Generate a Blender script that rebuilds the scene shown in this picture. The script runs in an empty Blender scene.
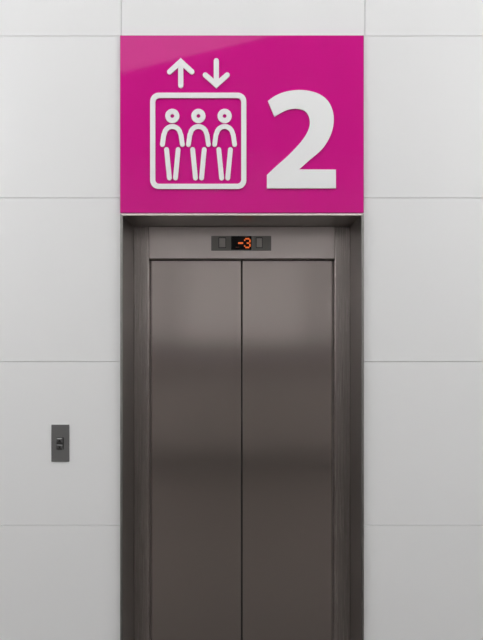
import bpy, bmesh, math
from mathutils import Vector
C = bpy.context.scene.collection
D = 2.7; F = 607.0; XC = 241.75; YC = 335.0; EYE = 1.72

def P(px, py, y=0.0):
    """photo pixel -> (x, z) on the plane at depth y"""
    s = F / (D + y)
    return ((px - XC) / s, EYE - (py - YC) / s)

# ---------------------------------------------------------------- materials
def mat(name, col, rough=.5, metal=0.0, spec=.5, emit=None, estr=0.0, coat=0.0, aniso=0.0):
    m = bpy.data.materials.new(name); m.use_nodes = True
    b = m.node_tree.nodes['Principled BSDF']
    b.inputs['Base Color'].default_value = (*col, 1)
    b.inputs['Roughness'].default_value = rough
    b.inputs['Metallic'].default_value = metal
    b.inputs['Specular IOR Level'].default_value = spec
    b.inputs['Coat Weight'].default_value = coat
    b.inputs['Coat Roughness'].default_value = 0.02
    b.inputs['Anisotropic'].default_value = aniso
    if emit:
        b.inputs['Emission Color'].default_value = (*emit, 1)
        b.inputs['Emission Strength'].default_value = estr
    return m

def steel(name, col, rough, grain_axis='Z', amount=.03):
    """brushed stainless: fine stretched grain in colour, roughness and bump"""
    m = mat(name, col, rough, 1.0)
    nt = m.node_tree; b = nt.nodes['Principled BSDF']
    tc = nt.nodes.new('ShaderNodeTexCoord')
    mp = nt.nodes.new('ShaderNodeMapping')
    mp.inputs['Scale'].default_value = (900, 900, 3) if grain_axis == 'Z' else (3, 900, 900)
    nz = nt.nodes.new('ShaderNodeTexNoise'); nz.inputs['Scale'].default_value = 1.0
    nz.inputs['Detail'].default_value = 2
    nt.links.new(tc.outputs['Object'], mp.inputs['Vector'])
    nt.links.new(mp.outputs['Vector'], nz.inputs['Vector'])
    mr = nt.nodes.new('ShaderNodeMapRange')
    mr.inputs['To Min'].default_value = rough - .015; mr.inputs['To Max'].default_value = rough + .015
    nt.links.new(nz.outputs['Fac'], mr.inputs['Value'])
    nt.links.new(mr.outputs['Result'], b.inputs['Roughness'])
    mx = nt.nodes.new('ShaderNodeMix'); mx.data_type = 'RGBA'
    mx.inputs[6].default_value = (*[c * (1 - amount) for c in col], 1)
    mx.inputs[7].default_value = (*[c * (1 + amount) for c in col], 1)
    nt.links.new(nz.outputs['Fac'], mx.inputs[0])
    nt.links.new(mx.outputs[2], b.inputs['Base Color'])
    return m

def noisy(name, c1, c2, scale, rough):
    m = mat(name, c1, rough)
    nt = m.node_tree; b = nt.nodes['Principled BSDF']
    tc = nt.nodes.new('ShaderNodeTexCoord')
    nz = nt.nodes.new('ShaderNodeTexNoise'); nz.inputs['Scale'].default_value = scale
    nz.inputs['Detail'].default_value = 4
    nt.links.new(tc.outputs['Object'], nz.inputs['Vector'])
    mx = nt.nodes.new('ShaderNodeMix'); mx.data_type = 'RGBA'
    mx.inputs[6].default_value = (*c1, 1); mx.inputs[7].default_value = (*c2, 1)
    nt.links.new(nz.outputs['Fac'], mx.inputs[0]); nt.links.new(mx.outputs[2], b.inputs['Base Color'])
    return m

M_WALL = noisy('white_enamel', (.80, .805, .812), (.812, .818, .822), 3, .42)
M_GAP = mat('joint_backing', (.47, .475, .47), .8)
M_SHAFT = mat('dark_shaft', (.02, .02, .02), .9)
M_FLOOR = noisy('grey_terrazzo', (.085, .078, .07), (.13, .12, .11), 60, .35)
M_CEIL = mat('ceiling_paint', (.45, .45, .45), .8)
M_FAR = mat('far_wall_panel', (.58, .57, .56), .6)
M_DADO = mat('far_wall_lower', (.16, .145, .14), .6)
M_BASE = mat('dark_baseboard', (.08, .075, .07), .5)
M_DIMMER = mat('grey_pilaster', (.40, .39, .38), .6)
M_DADO2 = mat('far_wall_dado', (.24, .225, .21), .6)
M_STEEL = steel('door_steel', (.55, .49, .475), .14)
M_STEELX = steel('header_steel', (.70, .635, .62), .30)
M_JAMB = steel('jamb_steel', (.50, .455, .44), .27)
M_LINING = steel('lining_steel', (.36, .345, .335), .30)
M_LIP_GLINT = steel('trim_steel', (.60, .55, .53), .42)
M_LIP_SHADE = steel('side_lip_steel', (.27, .265, .255), .35)  # same lip steel, darkened in colour to hold down side reflections
M_HEAD_SHADE = steel('head_lining_steel', (.28, .265, .25), .32)  # soffit shade put into a darker copy of the lining steel
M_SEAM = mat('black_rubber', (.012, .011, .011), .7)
M_MAG = mat('magenta_enamel', (.64, .006, .255), .05)
M_MAGE = mat('magenta_edge', (.30, .012, .13), .4)
M_WHITE = mat('white_letter', (.86, .87, .875), .45)
M_PLATE = steel('indicator_plate', (.22, .215, .205), .38)
M_LAMP = mat('lantern_lens', (.42, .40, .385), .5)
M_DARK = mat('dark_bezel', (.03, .03, .03), .5)
M_BLACK = mat('display_glass', (.002, .002, .003), .1, spec=.2)
M_LED = mat('orange_led', (.3, .08, .02), .5, emit=(1.0, .17, .035), estr=.33)
M_LEDD = mat('dim_led', (.05, .015, .008), .5, emit=(1.0, .13, .02), estr=.015)
M_CALL = mat('call_plate_grey', (.16, .16, .16), .42, .3)
M_CALLB = mat('call_button_metal', (.15, .15, .15), .45, .9)
M_LIGHT = mat('lamp_diffuser', (.8, .8, .8), .5, emit=(1, 1.0, 1.0), estr=14.2)
M_LIGHT2 = mat('wash_diffuser', (.8, .8, .8), .5, emit=(1, 1.0, 1.0), estr=5.3)
M_SIGN_GLOW = mat('soft_diffuser', (.8, .8, .8), .5, emit=(1, 1.0, 1.0), estr=.42)
M_CASE = mat('lamp_case', (.5, .5, .5), .5)

# ---------------------------------------------------------------- mesh helpers
def box(bm, x0, x1, y0, y1, z0, z1, bev=0.0):
    vs = [bm.verts.new((x, y, z)) for x in (x0, x1) for y in (y0, y1) for z in (z0, z1)]
    idx = [(0, 1, 3, 2), (4, 6, 7, 5), (0, 4, 5, 1), (2, 3, 7, 6), (0, 2, 6, 4), (1, 5, 7, 3)]
    fs = [bm.faces.new([vs[i] for i in f]) for f in idx]
    if bev:
        es = list({e for f in fs for e in f.edges})
        bmesh.ops.bevel(bm, geom=es, offset=bev, segments=2, profile=.5, affect='EDGES')

def prism(bm, pts, y0, y1, bev=0.0):
    """closed outline of (x, z) extruded from y0 (front) to y1 (back)"""
    n = len(pts)
    a = [bm.verts.new((p[0], y0, p[1])) for p in pts]
    b = [bm.verts.new((p[0], y1, p[1])) for p in pts]
    f0 = bm.faces.new(a); f1 = bm.faces.new(list(reversed(b)))
    for i in range(n):
        bm.faces.new((a[i], b[i], b[(i + 1) % n], a[(i + 1) % n]))
    if bev:
        bmesh.ops.bevel(bm, geom=list(f0.edges), offset=bev, segments=2, profile=.5, affect='EDGES')

def ring(bm, outer, inner, y0, y1):
    n = len(outer)
    L = [[bm.verts.new((p[0], y, p[1])) for p in q] for q in (outer, inner) for y in (y0, y1)]
    of, ob, nf, nb = L
    for i in range(n):
        j = (i + 1) % n
        bm.faces.new((of[i], of[j], nf[j], nf[i])); bm.faces.new((ob[i], nb[i], nb[j], ob[j]))
        bm.faces.new((of[i], ob[i], ob[j], of[j])); bm.faces.new((nf[i], nf[j], nb[j], nb[i]))

def stroke(pts, w):
    """outline of a polyline of width w with round caps, pts in pixels"""
    def nrm(a, b):
        dx, dy = b[0] - a[0], b[1] - a[1]; l = math.hypot(dx, dy); return (-dy / l, dx / l)
    n = len(pts); Lf = []; Rt = []
    for i, p in enumerate(pts):
        if i == 0: m = nrm(pts[0], pts[1]); k = 1
        elif i == n - 1: m = nrm(pts[-2], pts[-1]); k = 1
        else:
            a = nrm(pts[i - 1], p); b = nrm(p, pts[i + 1])
            m = (a[0] + b[0], a[1] + b[1]); l = math.hypot(*m); m = (m[0] / l, m[1] / l)
            k = 1 / max(.5, m[0] * a[0] + m[1] * a[1])
        Lf.append((p[0] + m[0] * w / 2 * k, p[1] + m[1] * w / 2 * k))
        Rt.append((p[0] - m[0] * w / 2 * k, p[1] - m[1] * w / 2 * k))
    def cap(c, frm):
        a0 = math.atan2(frm[1] - c[1], frm[0] - c[0])
        return [(c[0] + w / 2 * math.cos(a0 - math.pi * t / 8), c[1] + w / 2 * math.sin(a0 - math.pi * t / 8)) for t in range(1, 8)]
    return Lf + cap(pts[-1], Lf[-1]) + list(reversed(Rt)) + cap(pts[0], Rt[0])

def catmull(pts, k=6):
    out = []
    for i in range(len(pts) - 1):
        p0 = pts[max(i - 1, 0)]; p1 = pts[i]; p2 = pts[i + 1]; p3 = pts[min(i + 2, len(pts) - 1)]
        for s in range(k):
            t = s / k
            out.append(tuple(.5 * ((2 * p1[c]) + (p2[c] - p0[c]) * t + (2 * p0[c] - 5 * p1[c] + 4 * p2[c] - p3[c]) * t * t
                       + (-p0[c] + 3 * p1[c] - 3 * p2[c] + p3[c]) * t ** 3) for c in (0, 1)))
    out.append(pts[-1]); return out

def thing(name, label, cat, loc, group=None):
    o = bpy.data.objects.new(name, None); C.objects.link(o); o.empty_display_size = .05
    o.location = loc; o['label'] = label; o['category'] = cat
    if group: o['group'] = group
    return o

def obj(name, bm, m, parent=None, label=None, kind=None):
    bmesh.ops.recalc_face_normals(bm, faces=bm.faces[:])
    me = bpy.data.meshes.new(name); bm.to_mesh(me); bm.free()
    for q in (m if isinstance(m, (list, tuple)) else [m]): me.materials.append(q)
    o = bpy.data.objects.new(name, me); C.objects.link(o)
    if parent:
        # geometry is written in world space: move it into the top-level thing's frame
        off = Vector((0, 0, 0)); p = parent
        while p: off += p.location; p = p.parent
        me.transform(__import__('mathutils').Matrix.Translation(-off)); o.parent = parent
    if label: o['label'] = label
    if kind: o['kind'] = kind
    return o

# ---------------------------------------------------------------- depths
YH = 0.24        # face of the jambs and header inside the recess
YD = 0.300       # face of the door leaves
CEIL = 4.03; LBACK = -4.8; XW = 5.0

xl, zt = P(120.2, 213.4, -.017)      # outer edge of the steel surround
xr, _ = P(363.9, 213.4, -.017)
il, it = P(122.9, 215.7, -.022)   # clear recess
ir, _ = P(361.2, 215.7, -.022)

# ---------------------------------------------------------------- the setting
# panelled wall: coursed panels with narrow joints, in two side fields and one above
G = .0009
zs = [0.0] + [P(0, py)[1] for py in (525.3, 361.8, 198.0, 36.0)] + [P(0, 36.0)[1] + .7245, CEIL]
zs.insert(1, zs[1] - .7245)
bm = bmesh.new()
def panel(x0, x1, z0, z1):
    box(bm, x0 + G, x1 - G, 0, .018, z0 + G, z1 - G, .0010)
pxl, pxr = P(121.2, 0)[0], P(364.9, 0)[0]
for a, b in zip(zs[:-1], zs[1:]):
    up = a > zt + .5
    for x0, x1 in ((-XW, -2.9), (-2.9, pxl if up else xl - .0006), (pxr if up else xr + .0006, 2.9), (2.9, XW)):
        panel(x0, x1, a, b)
ztop = zs[5]
panel(pxl, pxr, ztop, zs[6]); panel(pxl, pxr, zs[6], CEIL)
o = obj('wall_back', bm, M_WALL, kind='structure')
bm = bmesh.new()
box(bm, -XW, xl - .003, .018, .12, 0, CEIL)
box(bm, xr + .003, XW, .018, .12, 0, CEIL)
box(bm, xl - .003, xr + .003, .018, .12, it + .03, CEIL)
obj('wall_backing', bm, M_GAP, kind='structure')
bm = bmesh.new(); box(bm, -XW, XW, LBACK, .62, -.1, 0); obj('floor', bm, M_FLOOR, kind='structure')
bm = bmesh.new(); box(bm, -XW, XW, LBACK, .12, CEIL, CEIL + .1); obj('ceiling', bm, M_CEIL, kind='structure')
for nm, x0, x1 in (('wall_left', -XW - .1, -XW), ('wall_right', XW, XW + .1)):
    bm = bmesh.new(); box(bm, x0, x1, LBACK, .12, 0, CEIL); obj(nm, bm, M_FAR, kind='structure')
bm = bmesh.new(); box(bm, -XW - .1, XW + .1, LBACK - .1, LBACK, 1.62, CEIL); obj('wall_opposite', bm, M_FAR, kind='structure')
bm = bmesh.new(); box(bm, -XW - .1, XW + .1, LBACK - .1, LBACK, .15, 1.15); obj('trim_1', bm, M_DADO2, kind='structure')
bm = bmesh.new(); box(bm, -XW - .1, XW + .1, LBACK - .1, LBACK + .015, 1.15, 1.62); obj('trim_2', bm, M_DADO, kind='structure')
bm = bmesh.new(); box(bm, -XW - .1, XW + .1, LBACK - .1, LBACK + .015, 0, .12); obj('baseboard_opposite', bm, M_BASE, kind='structure')
for n, sd in ((3, -1), (4, 1)):  # unseen grey slabs added to darken reflections at the outer door edges
    bm = bmesh.new(); box(bm, *sorted((sd * .85, sd * 1.9)), LBACK + .001, LBACK + .05, 1.63, CEIL - .001); obj('trim_%d' % n, bm, M_DIMMER, kind='structure')
bm = bmesh.new()
box(bm, -.75, .75, .60, .62, 0, 2.6); box(bm, -.75, -.73, .12, .60, 0, 2.6); box(bm, .73, .75, .12, .60, 0, 2.6)
box(bm, -.75, .75, .12, .62, 2.6, 2.62)
obj('wall_shaft', bm, M_SHAFT, kind='structure')
# ---------------------------------------------------------------- steel surround of the recess
sur = thing('elevator_surround', 'brushed steel lift surround lining the deep recess around the sliding doors', 'elevator frame', (0, YH, 0))
def lining(side):
    """side -1 left, 1 right : reveal plate with a chamfered front lip"""
    bm = bmesh.new()
    i, o_ = (il, xl) if side < 0 else (ir, xr)
    t = .012 * side
    q = [(i, YH + .11), (i, -.022), (i + .0012 * side, -.0235), (o_, -.017), (o_, .017), (i + t, .017), (i + t, YH + .11)]
    zt_ = lambda x: it + (x - i) * side * (zt - it) / abs(o_ - i)
    b0 = [bm.verts.new((x, y, 0)) for x, y in q]; b1 = [bm.verts.new((x, y, zt_(x))) for x, y in q]
    bm.faces.new(b0); bm.faces.new(b1)
    for k in range(len(q)):
        j = (k + 1) % len(q); f = bm.faces.new((b0[k], b0[j], b1[j], b1[k]))
        if k in (1, 2): f.material_index = 1
    return bm
obj('side_lining', lining(-1), [M_LINING, M_LIP_SHADE], sur); obj('side_lining', lining(1), [M_LINING, M_LIP_SHADE], sur)
bm = bmesh.new()
q = [(it, YH + .11), (it, -.022), (it + .0012, -.0235), (zt, -.0168), (zt, .017), (it + .012, .017), (it + .012, YH + .11)]
def xs(z, s): return (ir + (z - it) * (xr - ir) / (zt - it)) if s > 0 else (il + (z - it) * (xl - il) / (zt - it))
b0 = [bm.verts.new((xs(z, -1), y, z)) for z, y in q]; b1 = [bm.verts.new((xs(z, 1), y, z)) for z, y in q]
bm.faces.new(b0); bm.faces.new(b1)
for k in range(len(q)):
    j = (k + 1) % len(q); bm.faces.new((b0[k], b0[j], b1[j], b1[k]))
# the lip at the front of the head lining has its ceiling glint put into a paler steel
bm.faces.ensure_lookup_table()
for f in bm.faces:
    ys = [v.co.y for v in f.verts]
    if len(f.verts) == 4 and max(ys) < -.003: f.material_index = 1
obj('head_lining', bm, [M_HEAD_SHADE, M_LIP_GLINT], sur)

# jambs and header
jl0, jl1 = P(133.0, 0, YH)[0], P(148.6, 0, YH)[0]
jr0, jr1 = P(334.9, 0, YH)[0], P(352.2, 0, YH)[0]
hz0 = P(0, 258.4, YH)[1]; hz1 = P(0, 226.4, YH)[1]
gap = .0016
bm = bmesh.new(); box(bm, il, jl1, YH, YD - .002, 0, hz1, .003); obj('jamb', bm, M_JAMB, sur)
bm = bmesh.new(); box(bm, jr0, ir, YH, YD - .002, 0, hz1, .003); obj('jamb', bm, M_JAMB, sur)
bm = bmesh.new(); box(bm, jl1 + gap, jr0 - gap, YH + .003, YD - .002, hz0, hz1 - .001, .0012); obj('header', bm, M_STEELX, sur)
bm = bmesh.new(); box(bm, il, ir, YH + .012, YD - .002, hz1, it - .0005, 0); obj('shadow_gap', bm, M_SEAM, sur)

M_EDGE_SHADE = mat('door_seal_rubber', (.10, .09, .085), .5)  # dark strips added as the shade at the door recess edges
bm = bmesh.new(); box(bm, jl1 - .004, jl1 + .0015, YD - .010, YD - .0018, 0, hz0); obj('door_seal', bm, M_EDGE_SHADE, sur)
bm = bmesh.new(); box(bm, jr0 - .0025, jr0 + .004, YD - .010, YD - .0018, 0, hz0); obj('door_seal', bm, M_EDGE_SHADE, sur)
bm = bmesh.new(); box(bm, jl1 + .0016, jr0 - .0026, YD - .010, YD - .0018, hz0 - .004, hz0 + .006); obj('door_seal', bm, M_EDGE_SHADE, sur)
# ---------------------------------------------------------------- doors
sx = P(241.8, 0, YD)[0]; hs = .0039
dz1 = hz0 + .02
lab = {'l': 'left sliding leaf of the brushed steel lift doors', 'r': 'right sliding leaf of the brushed steel lift doors'}
for k, x0, x1 in (('l', jl1 - .03, sx - hs), ('r', sx + hs, jr0 + .03)):
    t = thing('elevator_door', lab[k], 'elevator door', ((x0 + x1) / 2, YD + .02, .008))
    bm = bmesh.new(); box(bm, x0, x1, YD, YD + .035, .008, dz1 + .03, .0018); obj('door_panel', bm, M_STEEL, t)
    e0, e1 = (x1 - .0004, x1 + hs - .0002) if k == 'l' else (x0 - hs + .0002, x0 + .0004)
    bm = bmesh.new(); box(bm, e0, e1, YD + .006, YD + .03, .008, dz1 + .02); obj('edge_seal', bm, M_SEAM, t)

# ---------------------------------------------------------------- sign
YS = -.014
sl, st = P(120.0, 35.3, YS); sr, sb = P(363.9, 212.9, YS)
sg = thing('elevator_sign', 'glossy magenta sign above the lift with raised white pictogram and numeral 2', 'sign', ((sl + sr) / 2, 0, sb))
bm = bmesh.new(); box(bm, sl, sr, YS, .017, sb, st, .0018)
for f in bm.faces:
    if f.calc_center_median().y > YS + .0002: f.material_index = 1
obj('sign_panel', bm, [M_MAG, M_MAGE], sg)
Y0, Y1 = YS - .006, YS + .001
def raised(name, outlines, ring_pairs=(), dy=0.0, label=None):
    bm = bmesh.new()
    for k, q in enumerate(outlines): prism(bm, [P(*p, Y0) for p in q], Y0 + .0002 * k, Y1, .0005)
    for a, b in ring_pairs: ring(bm, [P(*p, Y0) for p in a], [P(*p, Y0) for p in b], Y0, Y1)
    return obj(name, bm, M_WHITE, sg, label)
def rrect(x0, y0, x1, y1, r, n=8):
    out = []
    for cx, cy, a in ((x1 - r, y0 + r, -90), (x1 - r, y1 - r, 0), (x0 + r, y1 - r, 90), (x0 + r, y0 + r, 180)):
        for k in range(n + 1):
            t = math.radians(a + 90 * k / n); out.append((cx + r * math.cos(t), cy + r * math.sin(t)))
    return out
raised('pictogram_border', [], [(rrect(150.1, 92.6, 246.4, 188.9, 8.6), rrect(155.2, 97.9, 241.2, 183.7, 4.2))], label='white rounded square outline of the lift car')
def circ(cx, cy, r, n=40): return [(cx + r * math.cos(2 * math.pi * k / n), cy + r * math.sin(2 * math.pi * k / n)) for k in range(n)]
for cx in (172.3, 198.4, 224.6):
    arch = [(cx - 10.0, 144.3), (cx - 8.7, 135.0)]
    arch += [(cx + 8.0 * math.cos(math.radians(a)) , 134.4 + 8.0 * math.sin(math.radians(a))) for a in range(192, 349, 12)]
    arch += [(cx + 8.7, 135.0), (cx + 10.0, 144.3)]
    arch = [arch[0], (cx - 9.3, 139.5)] + catmull(arch[1:-1], 3) + [(cx + 9.3, 139.5), arch[-1]]
    raised('person_symbol', [stroke(arch, 4.7), stroke([(cx - 5.8, 149.4), (cx - 3.0, 177.8)], 4.8),
                             stroke([(cx + 5.8, 149.4), (cx + 3.1, 177.8)], 4.8)],
           [(circ(cx, 115.8, 7.1), circ(cx, 115.8, 2.0))])
raised('arrow', [stroke([(169.6, 71.6), (180.7, 61.4), (191.8, 71.6)], 5.2), stroke([(180.7, 63.0), (180.7, 85.2)], 5.2)], label='white arrow pointing up')
raised('arrow', [stroke([(205.3, 74.8), (216.3, 84.6), (227.2, 74.8)], 5.2), stroke([(216.3, 60.6), (216.3, 83.0)], 5.2)], label='white arrow pointing down')
K = 4.025
outer = catmull([(52, 84), (80, 64), (115, 49), (150, 42), (185, 40), (225, 45), (262, 58), (292, 82), (310, 115), (317, 152), (313, 195),
                 (297, 238), (268, 280), (222, 320), (176, 360)], 4)
inner = catmull([(48, 382), (85, 347), (125, 312), (162, 275), (192, 240), (212, 207), (221, 175), (217, 146), (203, 126), (182, 117),
                 (155, 115), (120, 124), (78, 147)], 4)
two = [(255 + x / K, 80 + y / K) for x, y in outer + [(326, 360), (326, 436), (48, 436)] + inner]
raised('numeral', [two], label='white numeral 2')

# ---------------------------------------------------------------- floor indicator in the header
YI = YH + .003
ind = thing('floor_indicator', 'small grey floor indicator plate showing -3 in orange above the lift doors', 'indicator', (0, YI, P(0, 250.6, YI)[1]))
def pb(bm, px0, py0, px1, py1, y0, y1, bev=0.0):
    a = P(px0, py1, y0); b = P(px1, py0, y0); box(bm, a[0], b[0], y0, y1, a[1], b[1], bev)
bm = bmesh.new(); pb(bm, 211.2, 235.9, 271.2, 250.6, YI - .004, YI + .001, .0008); obj('face_plate', bm, M_PLATE, ind)
bm = bmesh.new(); pb(bm, 231.2, 236.0, 251.5, 249.8, YI - .0055, YI - .003, .0004); disp = obj('display', bm, M_BLACK, ind)
YL = YI - .0062
def dots(cells, ox, oy, cw, ch, fill=.80):
    bm = bmesh.new()
    for r, row in enumerate(cells):
        for c, ch_ in enumerate(row):
            if ch_ != '.':
                x = ox + c * cw; y = oy + r * ch
                pb(bm, x, y, x + cw * fill, y + ch * fill, YL, YL + .001)
    return bm
obj('digit', dots(['.###.', '#...#', '....#', '..##.', '....#', '#...#', '.###.'], 244.0, 238.0, 1.32, 1.45, 1.0), M_LED, disp, 'orange lit numeral 3')
obj('minus_symbol', dots(['####'], 238.2, 242.2, 1.22, 1.7, 1.0), M_LED, disp, 'orange lit minus sign')
obj('dim_segment', dots(['###'], 235.6, 246.8, 1.3, 1.1, .8), M_LEDD, disp, 'faint unlit orange segment')
for x0, x1 in ((219.2, 225.4), (256.6, 261.9)):
    bm = bmesh.new(); pb(bm, x0 - .7, 237.4, x1 + .6, 248.0, YI - .0046, YI - .003); bz = obj('lantern_bezel', bm, M_DARK, ind)
    bm = bmesh.new(); pb(bm, x0, 238.2, x1, 247.2, YI - .0058, YI - .004, .0006); obj('lantern_lens', bm, M_LAMP, bz)

# ---------------------------------------------------------------- call panel
YP = -.004
cp = thing('call_panel', 'dark grey call button plate on the white wall left of the lift', 'call panel', (P(60.2, 0)[0], 0, P(0, 461.7)[1]))
bm = bmesh.new(); pb(bm, 51.3, 424.7, 69.1, 461.7, YP, .0005, .0010); obj('face_plate', bm, M_CALL, cp)
def button(y0, y1, up):
    cx = 60.1; h = 3.1
    def lv(k, y): return [P(*p, 0)for p in ((cx - h + k, y0 + k), (cx + h - k, y0 + k), (cx + h - k, y1 - k), (cx - h + k, y1 - k))], y
    bm = bmesh.new(); pb(bm, cx - h - .5, y0 - .4, cx + h + .5, y1 + .4, YP - .0006, YP + .0002)
    b = obj('button', bm, M_DARK, cp)
    bm = bmesh.new(); L = []
    for q, y in (lv(0, YP), lv(.1, YP - .0025), lv(1.25, YP - .0068)): L.append([bm.verts.new((p[0], y, p[1])) for p in q])
    bm.faces.new(L[0]); bm.faces.new(L[-1])
    for u, v in zip(L[:-1], L[1:]):
        for i in range(4): bm.faces.new((u[i], u[(i + 1) % 4], v[(i + 1) % 4], v[i]))
    obj('button_cap', bm, M_CALLB, b)
    m = (y0 + y1) / 2 + .2; s = 1 if up else -1
    bm = bmesh.new(); prism(bm, [P(*p, YP) for p in ((cx - 1.5, m + 1.0 * s), (cx + 1.5, m + 1.0 * s), (cx, m - 1.3 * s))], YP - .0073, YP - .0060)
    obj('arrow_mark', bm, M_SEAM, b)
button(437.7, 443.2, True); button(444.1, 449.2, False)

# ---------------------------------------------------------------- added ceiling lights, unseen (above and behind the camera)
def added_light(label, pts, m, group=None, drop=.06):
    cx = sum(p[0] for p in pts) / 4; cy = sum(p[1] for p in pts) / 4
    t = thing('ceiling_light', label, 'ceiling light', (cx, cy, CEIL), group)
    for nm, mm, z0, z1, k in (('housing', M_CASE, CEIL - drop, CEIL, 1.0), ('diffuser', m, CEIL - drop - .012, CEIL - drop - .0005, .985)):
        bm = bmesh.new()
        a = [bm.verts.new((cx + (x - cx) * k, cy + (y - cy) * k, z0)) for x, y in pts]
        b = [bm.verts.new((cx + (x - cx) * k, cy + (y - cy) * k, z1)) for x, y in pts]
        bm.faces.new(a); bm.faces.new(b)
        for i in range(4): bm.faces.new((a[i], a[(i + 1) % 4], b[(i + 1) % 4], b[i]))
        obj(nm, bm, mm, t)
def on_ceiling(px, py, z):
    s = (YC - py) / F; t = (z - EYE) / s
    return ((px - XC) / F * t, -(t - D) + 2 * YS)
zc = CEIL - .072
a = on_ceiling(121, 73, zc); b = on_ceiling(265, 38, zc)
d = Vector((b[0] - a[0], b[1] - a[1])).normalized(); nn = Vector((-d.y, d.x))
p0 = Vector(a) - d * 1.6; p1 = Vector(b) + d * .9
added_light('broad soft ceiling light set at an angle before the lift', [p0, p1, p1 + nn * .62, p0 + nn * .62], M_SIGN_GLOW)  # glow added to give the pale diagonal reflection on the sign
for sx_, nm in ((-1, 'left'), (1, 'right')):
    added_light('long bright ceiling light running away from the lift wall on the %s' % nm,
               [(sx_ * 3.0, -4.3), (sx_ * 3.4, -4.3), (sx_ * 3.4, -1.1), (sx_ * 3.0, -1.1)], M_LIGHT)  # unseen side lights added to soften the wall gradient

added_light('long ceiling light running along the lift wall', [(-4.4, -.95), (4.4, -.95), (4.4, -.80), (-4.4, -.80)], M_LIGHT2)  # unseen wash light added to brighten the upper wall

# ---------------------------------------------------------------- camera, world, view
w = bpy.data.worlds.new('World'); bpy.context.scene.world = w; w.use_nodes = True
w.node_tree.nodes['Background'].inputs[0].default_value = (.05, .05, .05, 1)
cam = bpy.data.cameras.new('camera'); co = bpy.data.objects.new('camera', cam); C.objects.link(co)
co.location = (0, -D, EYE); co.rotation_euler = (math.pi / 2, 0, 0)
cam.sensor_fit = 'VERTICAL'; cam.sensor_height = 36; cam.sensor_width = 27.17
cam.lens = F / 640 * 36; cam.shift_y = (YC - 320) / 640; cam.shift_x = (241.5 - XC) / 640 * 1.0
cam.clip_start = .05
bpy.context.scene.camera = co
vs = bpy.context.scene.view_settings
vs.view_transform = 'Standard'; vs.look = 'None'; vs.gamma = 1; vs.use_curve_mapping = False
vs.exposure = 1.12
